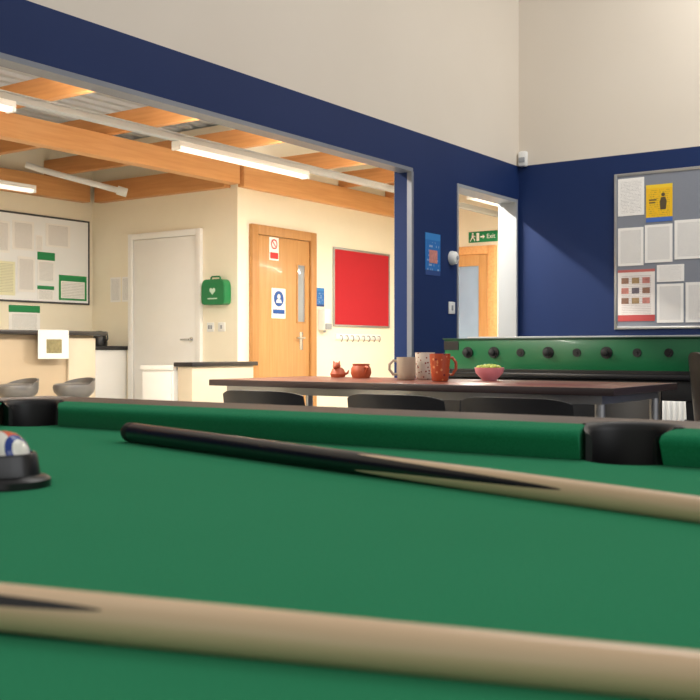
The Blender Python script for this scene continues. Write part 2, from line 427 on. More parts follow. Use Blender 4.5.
def switch(loc, rz, label='white plastic light switch on wall', n=1):
    r = root('light_switch', loc, rz, label, 'light switch')
    boxo('switch_plate', (-.043, -.01, -.043), (.043, -.0005, .043), WPLAST, r, .004)
    for i in range(n):
        x = (i-(n-1)/2)*.03
        boxo('rocker', (x-.01, -.015, -.018), (x+.01, -.0095, .018), TRIMW, r, .002)
switch((XA, 6.375, 1.2), R90); switch((-6.56, 7.12, 1.115), 0, n=2); switch((-6.42, 7.12, 1.115), 0)
r = root('motion_detector', (-3.52, YB, 2.42), 0, 'small white motion detector high in the corner', 'motion detector')
boxo('detector_body', (-.035, -.05, -.06), (.035, -.0005, .06), WPLAST, r, .012); boxo('detector_lens', (-.025, -.056, -.03), (.025, -.049, .01), TRIMW, r, .006)
GREEN = mat('sign_green', (0, 120, 70), .4, var=.02, emit=.15)
r = root('exit_sign', (-5.30, 10.2, 2.165), 0, 'green fire exit sign with white running figure and arrow', 'exit sign')
boxo('sign_panel', (-.18, -.012, -.06), (.18, -.0005, .06), GREEN, r, .002)
bm = bmesh.new()
pl(bm, [(-.165, -.045), (-.155, -.045), (-.13, -.01), (-.14, 0)]); pl(bm, [(-.14, .025), (-.115, .02), (-.115, -.01), (-.14, -.01)])
pl(bm, [(-.12, -.01), (-.10, -.02), (-.095, -.045), (-.105, -.045), (-.112, -.025), (-.13, -.012)]); pl(bm, [(-.118, .02), (-.09, .005), (-.095, 0), (-.12, .01)])
pl(bm, [(-.138+.012*math.cos(a*.6283)+.012, .038+.012*math.sin(a*.6283)) for a in range(10)])
pl(bm, [(-.08, .045), (-.045, .045), (-.045, -.045), (-.08, -.045)])
ob('running_figure', bm, WPLAST, r)
bm = bmesh.new(); pl(bm, [(-.03, .008), (-.03, -.008), (0, -.008), (0, -.025), (.025, 0), (0, .025), (0, .008)]); ob('arrow', bm, WPLAST, r)
text('lettering', 'Exit', .07, WPLAST, r, (.10, -.0135, 0))
RED = mat('red_felt', (186, 28, 40), .85, var=.05, vs=100, bump=.1)
framed_board('notice_board', 'red felt notice board with aluminium frame on cream wall', (-6.23, 9.15, 1.56), R90, 1.08, .83, RED, ALU)
r = root('coat_hook_rail', (-6.23, 9.08, 1.04), R90, 'white rail with a row of small metal hooks below red board', 'coat rack')
boxo('rail', (-.42, -.018, -.03), (.42, -.0005, .03), WHITE, r, .003)
GUN = mat('gunmetal', (80, 80, 84), .4, .6)
for i in range(8):
    x = -.36+i*.103
    bm = bmesh.new(); tube(bm, [(x, -.018, .01), (x, -.045, .01), (x, -.055, -.02), (x, -.04, -.05), (x, -.03, -.045)], .004, 8); ob('hook', bm, GUN, r, smooth=True)
SBLUE = mat('sign_blue', (20, 80, 160), .4, var=0); SRED = mat('sign_red', (200, 25, 30), .4, var=0)
s = flat('door_sign', 'white sign with a red ring symbol on oak door', 'sign', (-6.2075, 7.62, 1.87), R90, .14, .22, P3)
bm = bmesh.new(); disc(bm, (0, .045), .048, -.0055, r0=.036); pl(bm, [(-.037, .078), (-.030, .085), (.037, .012), (.030, .005)], -.0053); ob('prohibition_ring', bm, SRED, s)
bm = bmesh.new(); pl(bm, [(-.06, -.035), (.06, -.035), (.06, -.095), (-.06, -.095)], -.0055); ob('red_panel', bm, SRED, s)
s = flat('door_sign', 'white sign with a blue disc symbol on oak door', 'sign', (-6.2075, 7.69, 1.35), R90, .21, .29, P3)
bm = bmesh.new(); disc(bm, (0, .045), .075, -.0055); ob('blue_disc', bm, SBLUE, s)
bm = bmesh.new(); disc(bm, (0, .065), .024, -.0065); pl(bm, [(-.045, .005), (.045, .005), (.03, .038), (-.03, .038)], -.0065); ob('white_figure', bm, WPLAST, s)
bm = bmesh.new(); pl(bm, [(-.09, -.06), (.09, -.06), (.09, -.10), (-.09, -.10)], -.0055); ob('dark_panel', bm, SBLUE, s)
flat('paper_notice', 'small blue and white notice on cream wall beside oak door', 'notice', (-6.23, 8.40, 1.44), R90, .13, .19, PBL)
r = root('soap_dispenser', (-6.23, 8.41, 1.10), R90, 'white wall-mounted hand sanitiser dispenser', 'dispenser')
boxo('dispenser_body', (-.055, -.09, 0), (.055, -.0005, .22), WPLAST, r, .015); boxo('push_bar', (-.05, -.105, .01), (.05, -.0905, .07), TRIMW, r, .006); boxo('nozzle', (-.012, -.06, -.02), (.012, -.036, .002), TRIMW, r, .004)
GC = mat('green_case', (16, 124, 70), .35, var=.06)
r = root('first_aid_case', (-6.45, 7.12, 1.32), 0, 'green plastic first aid case with handle on cream wall', 'first aid case')
bm = bmesh.new(); prism(bm, [(-.12, .0), (.12, .0), (.14, .015), (.145, .04), (.145, .17), (.13, .215), (.10, .235), (-.10, .235), (-.13, .215), (-.145, .17), (-.145, .04), (-.14, .015)], -.10, -.0005, axis=1); 
bmesh.ops.bevel(bm, geom=list(bm.edges), offset=.006, segments=2, affect='EDGES'); ob('case_body', bm, GC, r, smooth=True)
bm = bmesh.new(); tube(bm, [(-.06, -.055, .23), (-.055, -.055, .255), (-.045, -.055, .262), (.045, -.055, .262), (.055, -.055, .255), (.06, -.055, .23)], .008, 10); ob('case_handle', bm, GC, r, smooth=True)
bm = bmesh.new(); pl(bm, [(-.035, .125), (0, .09), (.035, .125), (.035, .145), (.02, .157), (0, .144), (-.02, .157), (-.035, .145)], -.1012); pl(bm, [(-.06, .05), (.06, .05), (.06, .062), (-.06, .062)], -.1012); ob('heart_symbol', bm, mat('pale_mark', (200, 226, 208), .4, var=0), r)
flat('paper_notice', 'two typed white sheets on cream wall beside white door', 'notice', (-7.86, 7.12, 1.51), 0, .15, .25, P1)
flat('paper_notice', 'typed white sheet on cream wall beside white door', 'notice', (-7.70, 7.12, 1.51), 0, .13, .25, P2)
WB = mat('whiteboard_surface', (252, 254, 255), .25, var=.01)
framed_board('notice_board', 'white notice board with dark frame on service wall', (-8.21, 6.29, 1.79), R90, 1.56, .86, WB, mat('dark_frame', (60, 62, 66), .4), .018)
def pinl(y0, y1, z0, z1, m, label):
    flat('paper_notice', label, 'notice', (-8.21+.0141, (y0+y1)/2, (z0+z1)/2), R90, y1-y0, z1-z0, m, group='notices on the white board')
pinl(5.88, 6.10, 1.82, 2.12, P2, 'dense typed sheet on white board'); pinl(6.13, 6.38, 1.86, 2.14, P1, 'typed sheet on white board')
pinl(6.40, 6.48, 1.86, 2.02, P3, 'narrow note on white board'); pinl(6.52, 6.82, 1.92, 2.15, P2, 'wide typed sheet on white board')
pinl(5.96, 6.16, 1.42, 1.74, PYL, 'pale yellow note on white board'); pinl(6.19, 6.39, 1.46, 1.80, P1, 'typed card on white board')
pinl(6.42, 6.63, 1.56, 1.86, PG, 'sheet with green heading on white board'); pinl(6.68, 7.03, 1.40, 1.65, PGB, 'green-bordered sheet on white board'); pinl(6.42, 6.62, 1.39, 1.53, PG, 'small green-headed note on white board')
flat('paper_notice', 'green-headed landscape sheet on cream wall below white board', 'notice', (-8.21, 6.28, 1.20), R90, .36, .26, PG)

# ------------------------------------------------------------------ kitchen furniture
r = root('serving_bar', (-6.9, 2.9, 0), 0, 'cream serving bar counter with dark top', 'counter')
BEI = mat('bar_laminate', (190, 170, 142), .5, var=.04)
BEP = mat('bar_panel_beige', (212, 198, 174), .5, var=.04)
boxo('bar_body', (-.25, 0, 0), (.25, 2.88, 1.02), BEI, r, .003)
boxo('bar_top', (-.33, -.02, 1.021), (.33, 2.96, 1.055), DARKTOP, r, .006)
boxo('bar_panel', (.251, 2.6, 0), (.275, 2.88, 1.0), BEP, r, .003)
s = flat('paper_notice', 'white sheet with a brown-green picture hung from bar top', 'notice', (-6.568, 5.30, .945), R90, .30, .23, mat('plain_paper', (236, 234, 228), .6))
boxo('picture', (-.07, -.0042, -.07), (.08, -.0034, .04), mat('picture_print', (140, 130, 90), .6, var=.5, vs=30), s)
r = root('base_cabinet', (-7.95, 6.88, 0), 0, 'white kitchen base cabinet standing beside white door', 'cabinet')
boxo('cabinet_body', (-.255, -.22, 0), (.255, .235, .90), WHITE, r, .003); boxo('worktop', (-.255, -.24, .901), (.275, .235, .94), DARKTOP, r, .005)
boxo('cabinet_door', (-.24, -.238, .1), (.24, -.221, .88), WHITE, r, .003)
bm = bmesh.new(); tube(bm, [(.15, -.239, .8), (.15, -.262, .8), (.15, -.262, .7), (.15, -.239, .7)], .005, 8); ob('cabinet_handle', bm, CHROME, r, smooth=True)
r = root('kettle', (-7.85, 6.9, .9405), 0, 'small black kettle on white cabinet', 'kettle')
bm = bmesh.new(); lathe(bm, [(0, 0), (.075, 0), (.08, .02), (.065, .1), (.05, .14), (.02, .15), (0, .15)]); ob('kettle_body', bm, BLACKP, r, smooth=True)
bm = bmesh.new(); tube(bm, [(.06, 0, .12), (.11, 0, .13), (.12, 0, .07), (.08, 0, .03)], .008, 8); ob('kettle_handle', bm, BLACKP, r, smooth=True)
r = root('narrow_counter', (-5.83, 6.4, 0), 0, 'slim beige counter with dark worktop before the oak door', 'counter')
boxo('counter_body', (-.08, -.38, 0), (.08, .38, .765), BEP, r, .003); boxo('worktop', (-.11, -.40, .766), (.10, .42, .80), DARKTOP, r, .005)
boxo('plinth', (.0805, -.37, 0), (.088, .37, .08), DARKTOP, r, .001)
r = root('low_cabinet', (-6.13, 6.4, 0), 0, 'low white cabinet beside the slim dark-topped counter', 'cabinet')
boxo('cabinet_body', (-.18, -.38, 0), (.17, .38, .735), WHITE, r, .003); boxo('cabinet_top', (-.20, -.40, .736), (.175, .38, .77), WHITE, r, .005)
boxo('cabinet_door', (-.17, -.399, .08), (.16, -.381, .715), WHITE, r, .003)
GREYM = mat('brushed_grey', (120, 118, 116), .35, .5, var=.08)
r = root('bar_stool', (-6.28, 4.74, 0), 0, 'round silver-grey metal bar stool with low curved back', 'stool', 'bar stools')
bm = bmesh.new(); lathe(bm, [(0, .53), (.06, .532), (.11, .55), (.145, .585), (.155, .62), (.15, .640), (.13, .65), (.1, .652), (0, .654)]); ob('seat', bm, GREYM, r, smooth=True)
bm = bmesh.new(); sheet(bm, lambda u, v: (.148*math.cos(math.pi*u), .148*math.sin(math.pi*u), .63+.06*v*math.sin(math.pi*u)**.6+.002), 20, 3, .012); ob('backrest', bm, GREYM, r, smooth=True)
bm = bmesh.new(); cy(bm, (0, 0, .02), (0, 0, .535), .025); ob('post', bm, CHROME, r, smooth=True)
bm = bmesh.new(); lathe(bm, [(0, .03), (.04, .028), (.14, .012), (.145, 0), (0, 0)]); ob('base', bm, CHROME, r, smooth=True)
bm = bmesh.new(); tube(bm, [(.11*math.cos(a*math.pi/12), .11*math.sin(a*math.pi/12), .25) for a in range(24)], .008, 8, closed=True); cy(bm, (-.11, 0, .25), (.11, 0, .25), .006); ob('foot_ring', bm, CHROME, r, smooth=True)
dup(r, (-6.06, 5.08, 0), .0)

# ------------------------------------------------------------------ dining table
TT = mat('red_brown_laminate', (116, 64, 50), .3, var=.12, vs=5)
r = root('dining_table', (-2.46, 4.19, 0), 0, 'long red-brown laminate table with dark edge and metal legs', 'table')
TW = .39
boxo('table_top', (-1.04, -TW, .724), (1.04, TW, .752), TT, r, .004)
bm = bmesh.new()
e = .008
bx(bm, (-1.04-e, -TW-e, .722), (1.04+e, -TW-.0001, .7525), .002); bx(bm, (-1.04-e, TW+.0001, .722), (1.04+e, TW+e, .7525), .002)
bx(bm, (-1.04-e, -TW, .722), (-1.0401, TW, .7525), .002); bx(bm, (1.0401, -TW, .722), (1.04+e, TW, .7525), .002)
ob('table_edge', bm, mat('dark_edging', (58, 46, 46), .35), r, smooth=True)
bm = bmesh.new()
bx(bm, (-.98, -.34, .685), (.98, -.31, .7215)); bx(bm, (-.98, .31, .685), (.98, .34, .7215)); bx(bm, (-.98, -.31, .685), (-.95, .31, .7215)); bx(bm, (.95, -.31, .685), (.98, .31, .7215))
ob('under_frame', bm, ALU, r)
for x in (-.965, .965):
    for yy in (-.325, .325):
        bm = bmesh.new(); cy(bm, (x, yy, 0), (x, yy, .685), .02); ob('leg', bm, ALU, r, smooth=True)

CHB = mat('black_chair_plastic', (16, 16, 18), .45, var=.1)
CHG = mat('dark_brown_chair_plastic', (58, 52, 50), .45, var=.1)
def chair(loc, rz, label, h=.715, m=CHB, grp='black chairs round the table', hw=.25, drop=.022, pw=5, curve=.07):
    r = root('dining_chair', loc, rz, label, 'chair', grp)
    bm = bmesh.new()
    def seat(u, v):
        x = (u-.5)*.44; yv = -.2+.4*v
        return (x*(1-.12*(1-v)), yv, .45+.03*abs(2*u-1)**3-.012*math.sin(math.pi*v)+(.02 if v < .05 else 0)-.03*max(0, v-.85)/.15)
    sheet(bm, seat, 16, 14, .012); ob('seat', bm, m, r, smooth=True)
    bm = bmesh.new()
    def back(u, v):
        a = (u-.5)*2
        x = a*hw*(1-.05*v); top = h-drop*abs(a)**pw
        z = .50+(top-.50)*v
        return (x, -.245-.04*v+curve*abs(a)**2.4, z)
    sheet(bm, back, 32, 8, .010); ob('backrest', bm, m, r, smooth=True)
    for sx in (-1, 1):
        bm = bmesh.new(); tube(bm, [(sx*.13, -.05, .438), (sx*.135, -.235, .44), (sx*.135, -.255, .47), (sx*.135, -.262, .56)], .010, 10); ob('back_support', bm, CHROME, r, smooth=True)
    for sx in (-1, 1):
        for sy in (-1, 1):
            bm = bmesh.new(); tube(bm, [(sx*.12, sy*.12, .437), (sx*.17, sy*.16, .425), (sx*.185, sy*.175, .38), (sx*.21, sy*.21, 0)], .011, 10); ob('leg', bm, CHROME, r, smooth=True)
    return r
c1 = chair((-3.02, 3.84, 0), 0, 'black moulded plastic chair tucked under the table')
dup(c1, (-2.30, 3.84, 0), .0); dup(c1, (-1.76, 3.87, 0), 0)
dup(c1, (-2.98, 4.80, 0), math.pi); dup(c1, (-2.42, 4.84, 0), math.pi); dup(c1, (-1.88, 4.86, 0), math.pi)
c2 = chair((-1.22, 5.10, 0), -R90+.75, 'dark brown plastic chair with curved high back turned from table', .89, CHG, 'plastic chairs round the table', .215, .16, 2.2, .12)

# things on the table
ZT = .7528
def mug(name, loc, rz, r0, h, m, label, flare=1.0):
    r = root(name, loc, rz, label, 'mug')
    bm = bmesh.new(); t = .005
    lathe(bm, [(0, 0), (r0*.8, 0), (r0*.92, .006), (r0, h*.3), (r0*flare, h*.9), (r0*flare, h), (r0*flare-t, h), (r0-t, h*.3), (r0*.8-t, .01), (0, .01)], 36)
    ob('mug_body', bm, m, r, smooth=True)
    bm = bmesh.new(); tube(bm, [(r0*.95, 0, h*.82), (r0*1.35, 0, h*.86), (r0*1.75, 0, h*.68), (r0*1.75, 0, h*.45), (r0*1.35, 0, h*.24), (r0*.95, 0, h*.25)], .007, 10); ob('mug_handle', bm, m, r, smooth=True)
    return r
def patt(name, base, a, b, sc):
    k = NT(name); v = k.new('ShaderNodeTexVoronoi'); v.inputs['Scale'].default_value = sc; k.l.new(k.coord(), v.inputs['Vector'])
    c = k.mix(k.math('LESS_THAN', v.outputs['Distance'], .28), lin(base), lin(a))
    s = k.sep(v.outputs['Color']); c = k.mix(k.math('MULTIPLY', k.math('GREATER_THAN', s[0], .6), k.math('LESS_THAN', v.outputs['Distance'], .28)), c, lin(b))
    k.l.new(c, k.b.inputs['Base Color']); k.b.inputs['Roughness'].default_value = .25; return k.m
mug('mug', (-2.655, 4.29, ZT), math.radians(215), .047, .112, mat('stoneware_beige', (176, 160, 140), .4, var=.15), 'beige stoneware mug on table')
mug('mug', (-2.63, 4.43, ZT), math.radians(110), .05, .135, patt('mug_pattern_rose', (206, 196, 182), (140, 74, 66), (110, 96, 100), 60), 'white mug with rose pattern on table')
mug('mug', (-2.40, 4.18, ZT), math.radians(35), .043, .130, patt('mug_pattern_orange', (172, 74, 44), (206, 130, 84), (120, 44, 40), 45), 'orange-brown patterned tapered mug on table', 1.15)
r = root('bowl', (-2.28, 4.45, ZT), 0, 'pink bowl filled with green sweets on table', 'bowl')
bm = bmesh.new(); lathe(bm, [(0, 0), (.035, 0), (.04, .008), (.066, .035), (.072, .062), (.068, .062), (.062, .036), (.035, .014), (0, .012)], 40); ob('bowl_shell', bm, mat('pink_ceramic', (236, 150, 160), .3), r, smooth=True)
bm = bmesh.new()
for i in range(26):
    a = i*2.4; q = .054*math.sqrt(i/26); bmesh.ops.create_icosphere(bm, subdivisions=2, radius=.012, matrix=Matrix.Translation((q*math.cos(a), q*math.sin(a), .060+.008*(1-i/26))))
c = ob('sweets', bm, mat('green_sweets', (170, 180, 80), .4, var=.4, vs=60), r, smooth=True); c['kind'] = 'stuff'
CLAY = mat('orange_clay', (178, 84, 50), .5, var=.2, vs=30)
r = root('clay_figurine', (-3.14, 4.39, ZT), .5, 'small orange clay animal figurine on table', 'figurine')
bm = bmesh.new()
lathe(bm, [(0, 0), (.035, .002), (.042, .02), (.032, .045), (.02, .055), (0, .057)], 24)
bmesh.ops.create_uvsphere(bm, u_segments=16, v_segments=12, radius=.021, matrix=Matrix.Translation((-.006, -.01, .062)))
cy(bm, (-.018, -.01, .075), (-.022, -.01, .090), .007, .002, 10); cy(bm, (.006, -.01, .075), (.010, -.01, .090), .007, .002, 10)
bmesh.ops.create_uvsphere(bm, u_segments=12, v_segments=8, radius=.011, matrix=Matrix.Translation((-.012, -.032, .058)))
ob('figurine_body', bm, CLAY, r, smooth=True)
bm = bmesh.new(); tube(bm, [(.035, .01, .02), (.050, .015, .025), (.055, .01, .04)], [.008, .006, .003], 8); ob('tail', bm, CLAY, r, smooth=True)
r = root('clay_pot', (-3.04, 4.46, ZT), 0, 'small round orange clay pot with lugs on table', 'pot')
bm = bmesh.new(); lathe(bm, [(0, 0), (.045, 0), (.055, .025), (.052, .05), (.043, .065), (.047, .074), (.043, .074), (.037, .062), (.043, .03), (0, .01)], 30); ob('pot_body', bm, CLAY, r, smooth=True)
for a in (2.6, 5.8):
    bm = bmesh.new(); tube(bm, [(.048*math.cos(a), .048*math.sin(a), .06), (.076*math.cos(a), .076*math.sin(a), .055), (.053*math.cos(a), .053*math.sin(a), .028)], .007, 8); ob('lug', bm, CLAY, r, smooth=True)

# ------------------------------------------------------------------ foosball table
FG = mat('foosball_green', (12, 100, 58), .35, var=.06, coat=.1)
FGD = mat('foosball_dark_green', (6, 58, 34), .35, var=.06)
r = root('football_table', (-2.38, 5.95, 0), 0, 'green table football game with dark rod fittings by blue wall', 'football table')
L, W2 = .785, .38
bm = bmesh.new(); bx(bm, (-L, -W2, .765), (L, -W2+.025, .962), .003); bx(bm, (-L, W2-.025, .765), (L, W2, .962), .003)
bx(bm, (-L, -W2+.025, .765), (-L+.025, W2-.025, .962), .003); bx(bm, (L-.025, -W2+.025, .765), (L, W2-.025, .962), .003); ob('side_panel', bm, FG, r, smooth=True)
boxo('playfield', (-L+.025, -W2+.025, .79), (L-.025, W2-.025, .80), FG, r)
bm = bmesh.new()
for a, b in (((-L-.010, -W2-.008, .9622), (L+.010, -W2+.05, .972)), ((-L-.010, W2-.05, .9622), (L+.010, W2+.008, .972)), ((-L-.010, -W2+.05, .9622), (-L+.09, W2-.05, .972)), ((L-.09, -W2+.05, .9622), (L+.010, W2-.05, .972))): bx(bm, a, b, .003)
ob('rim', bm, FGD, r, smooth=True)
bm = bmesh.new(); bx(bm, (-L+.16, -W2+.0, .9722), (L, -W2+.015, .981), .002); bx(bm, (-L+.1, W2-.02, .9722), (L-.1, W2, .981), .001); ob('metal_strip', bm, TRK, r, smooth=True)
bm = bmesh.new(); bx(bm, (-L-.003, -W2-.003, .90), (-L+.10, -W2-.0005, .955), .0005); bx(bm, (-L-.003, -W2-.0045, .765), (L+.003, -W2-.0005, .785), .001); ob('dark_corner_plate', bm, BLACKP, r)
bm = bmesh.new(); bx(bm, (-L-.01, -W2-.01, .735), (L+.01, W2+.01, .7645), .005); ob('base_band', bm, BLACKP, r, smooth=True)
bm = bmesh.new(); bx(bm, (-L+.02, -W2+.02, .62), (L-.02, W2-.02, .7345), .005); ob('ball_tray', bm, BLACKM, r, smooth=True)
for x in (-L+.07, L-.07):
    for yy in (-W2+.07, W2-.07):
        bm = bmesh.new(); sx = 1 if x > 0 else -1; sy = 1 if yy > 0 else -1
        cy(bm, (x+sx*.04, yy+sy*.03, 0), (x, yy, .73), .03, .04, 4); ob('leg', bm, BLACKP, r)
for i in range(8):
    x = -.62+i*.177; near = i in (0, 1, 3, 5)
    y0 = -W2-.026 if near else -W2-.014
    bm = bmesh.new(); cy(bm, (x, y0, .885), (x, W2+.10, .885), .007, seg=12); ob('rod', bm, BLACKP, r, smooth=True)
    bm = bmesh.new(); cy(bm, (x, -W2-.008, .885), (x, -W2-.0005, .885), .034 if near else .024, seg=28); ob('bushing', bm, BLACKM, r, smooth=True)
    if near:
        bm = bmesh.new(); lathe(bm, [(0, 0), (.018, 0), (.021, .006), (.020, .014), (.014, .018), (0, .018)], 20, M=Matrix.Translation((x, y0+.001, .885)) @ Matrix.Rotation(R90, 4, 'X')); ob('handle', bm, BLACKM, r, smooth=True)
    bm = bmesh.new()
    for q in range(3):
        yy = -.18+.18*q; bx(bm, (x-.012, yy-.012, .83), (x+.012, yy+.012, .912), .004); bx(bm, (x-.018, yy-.01, .81), (x+.018, yy+.01, .83), .003)
    ob('player_row', bm, SRED if i % 2 else SBLUE, r, smooth=True)
r = root('radiator', (-2.85, YB, 0), 0, 'white panel radiator low on blue wall', 'radiator')
bm = bmesh.new(); bx(bm, (-.65, -.09, .12), (.65, -.03, .56), .008)
for i in range(32):
    x = -.63+i*.0405; bx(bm, (x, -.098, .15), (x+.022, -.09, .53), .003)
ob('radiator_panel', bm, WPLAST, r, smooth=True)
boxo('wall_bracket', (-.5, -.03, .3), (-.46, -.001, .5), WPLAST, r); boxo('wall_bracket', (.46, -.03, .3), (.5, -.001, .5), WPLAST, r)
bm = bmesh.new(); cy(bm, (.67, -.06, 0), (.67, -.06, .2), .008); cy(bm, (.65, -.06, .18), (.69, -.06, .18), .014); ob('radiator_pipe', bm, CHROME, r, smooth=True)

# ------------------------------------------------------------------ pool table
k = NT('green_baize'); f1 = k.noise(k.pos(), 700, 3); f2 = k.noise(k.pos(), 5, 3)
fc = k.new('ShaderNodeClamp'); k.l.new(k.math('MULTIPLY_ADD', f1, 2.2, -.6), fc.inputs[0])
c = k.mix(fc.outputs[0], lin((18, 116, 74)), lin((42, 150, 102))); c = k.mix(k.math('MULTIPLY', f2, .25), c, lin((46, 150, 108)))
k.l.new(c, k.b.inputs['Base Color']); k.b.inputs['Roughness'].default_value = 1; k.b.inputs['Specular IOR Level'].default_value = .03
k.b.inputs['Sheen Weight'].default_value = .05; k.b.inputs['Sheen Roughness'].default_value = .6
k.bump(f1, .5, .002); BAIZE = k.m
RAILM = wood('rail_wood', (84, 68, 58), (110, 92, 78), .5, axis=0)
X0, X1, Y0, Y1, ZC = -1.575, .677, 0.0, 1.22, .76
XM = (X0+X1)/2
pool = root('pool_table', (XM, .61, 0), 0, 'green baize pool table with black pockets and two cues on it', 'pool table')
px_, py_ = XM, .61
def LP(p): return (p[0]-px_, p[1]-py_, p[2] if len(p) > 2 else 0)
pockets = [(X0-.012, Y1+.012), (XM, Y1+.045), (X1+.012, Y1+.012), (X0-.012, Y0-.012), (XM, Y0-.045), (X1+.012, Y0-.012)]
PR_ = [.0525, .0575, .0525, .0525, .0575, .0525]   # liner outer radii
cut = []
for (a, b), q in zip(pockets, PR_):
    bm = bmesh.new(); cy(bm, LP((a, b, .55)), LP((a, b, .95)), q+.0006, seg=48); c = ob('cutter', bm, BLACKM); c.location = pool.location; cut.append(c)
bpy.context.view_layer.update()
bed = boxo('bed', LP((X0-.054, Y0-.054, ZC-.04)), LP((X1+.054, Y1+.054, ZC)), BAIZE, None); bed.location = pool.location; boolcut(bed, cut)
bed.location = (0, 0, 0); bed.parent = pool
w = .19; prf = .055; zt = ZC+.043
for lo, hi, cs in (((X0-w, Y1+prf, .66), (X1+w, Y1+w, zt), cut[:3]), ((X0-w, Y0-w, .66), (X1+w, Y0-prf, zt), cut[3:]),
                   ((X0-w, Y0-prf, .66), (X0-prf, Y1+prf, zt), [cut[0], cut[3]]), ((X1+prf, Y0-prf, .66), (X1+w, Y1+prf, zt), [cut[2], cut[5]])):
    rail = boxo('rail', LP(lo), LP(hi), RAILM, None); rail.location = pool.location
    boolcut(rail, cs); rail.location = (0, 0, 0); rail.parent = pool
for c in cut: bpy.data.objects.remove(c)
def cushion(a, b, fixed, sgn, axis, ea, eb):
    """runs from a to b along axis; nose at 'fixed', back toward sgn"""
    prf = [(.010, .0005), (.002, .024), (.0, .030), (.004, .036), (.012, .039), (.03, .0415), (.054, .0432), (.054, .0005)]
    bm = bmesh.new(); A, B = [], []
    for d, z in prf:
        t = 1-d/.054
        for lst, e, end, s in ((A, ea, a, 1), (B, eb, b, -1)):
            q = end+s*e*t**1.8
            p = (q, fixed+sgn*d, ZC+z) if axis == 0 else (fixed+sgn*d, q, ZC+z)
            lst.append(bm.verts.new(LP(p)))
    n = len(prf); bm.faces.new(A); bm.faces.new(list(reversed(B)))
    for i in range(n): bm.faces.new((A[i], B[i], B[(i+1) % n], A[(i+1) % n]))
    o = ob('cushion', bm, BAIZE, pool, smooth=True)
    o.data.set_sharp_from_angle(angle=math.radians(60))
cg, mg = .042, .0575
for fx, sg in ((Y1, 1), (Y0, -1)):
    cushion(X0+cg-.01, XM-mg, fx, sg, 0, .045, -.006); cushion(XM+mg, X1-cg+.01, fx, sg, 0, -.006, .045)
cushion(Y0+cg-.01, Y1-cg+.01, X0, -1, 1, .045, .045); cushion(Y0+cg-.01, Y1-cg+.01, X1, 1, 1, .045, .045)
PK = mat('pocket_plastic', (13, 13, 15), .5, var=.1)
for i, (a, b) in enumerate(pockets):
    ang = math.atan2(b-.61, (a-XM)) if i not in (1, 4) else (R90 if i == 1 else -R90)
    span = math.radians(128 if i in (1, 4) else 118)
    q1 = PR_[i]
    bm = bmesh.new()
    prof = [(q1-.0085, -.09), (q1-.0085, .034), (q1-.007, .040), (q1-.003, .0440), (q1+.003, .0452), (q1+.007, .0445), (q1+.009, .0432), (q1, .0432), (q1, -.09)]
    N = 44; R = []
    for j in range(N+1):
        t = ang-span+2*span*j/N
        fr = abs(2*j/N-1); lip = 0 if fr < .72 else (fr-.72)/.28     # the mouth lips lose their outer flange
        row = []
        for n_, (q, z) in enumerate(prof):
            qq = min(q, q1) if lip > 0 else q
            zz = z-(.010*lip if z > 0 else 0)
            row.append(bm.verts.new(LP((a+qq*math.cos(t), b+qq*math.sin(t), ZC+zz))))
        R.append(row)
    for j in range(N):
        for m_ in range(len(prof)): bm.faces.new((R[j][m_], R[j+1][m_], R[j+1][(m_+1) % len(prof)], R[j][(m_+1) % len(prof)]))
    bm.faces.new(R[0]); bm.faces.new(list(reversed(R[-1])))
    cy(bm, LP((a, b, ZC-.10)), LP((a, b, ZC-.09)), q1, seg=36)
    ob('pocket', bm, PK, pool, smooth=True)
boxo('cabinet', LP((X0-.14, Y0-.14, .42)), LP((X1+.14, Y1+.14, .655)), RAILM, pool, .01)
for a in (X0+.05, X1-.05):
    for b in (Y0+.05, Y1-.05):
        boxo('leg', LP((a-.06, b-.06, 0)), LP((a+.06, b+.06, .419)), RAILM, pool, .012)

# cues
def cue_mat(off):
    k = NT('ash_cue_with_black_splice'); o = k.sep(k.coord())
    ang = k.math('ARCTAN2', o[1], o[0])
    sp = k.math('ABSOLUTE', k.math('COSINE', k.math('MULTIPLY_ADD', ang, 2.0, off)))
    sp = k.math('POWER', sp, 1.9)
    thr = k.math('MULTIPLY_ADD', sp, .285, .54)
    blk = k.math('LESS_THAN', o[2], thr)
    v = k.comb(k.math('MULTIPLY', o[0], 90), k.math('MULTIPLY', o[1], 90), k.math('MULTIPLY', o[2], 5))
    g = k.noise(v, 1, 4)
    w_ = k.mix(g, lin((222, 184, 142)), lin((246, 216, 178)))
    k.l.new(k.mix(blk, w_, lin((13, 12, 13))), k.b.inputs['Base Color'])
    k.b.inputs['Roughness'].default_value = .28; k.b.inputs['Coat Weight'].default_value = .4; k.b.inputs['Coat Roughness'].default_value = .12
    return k.m
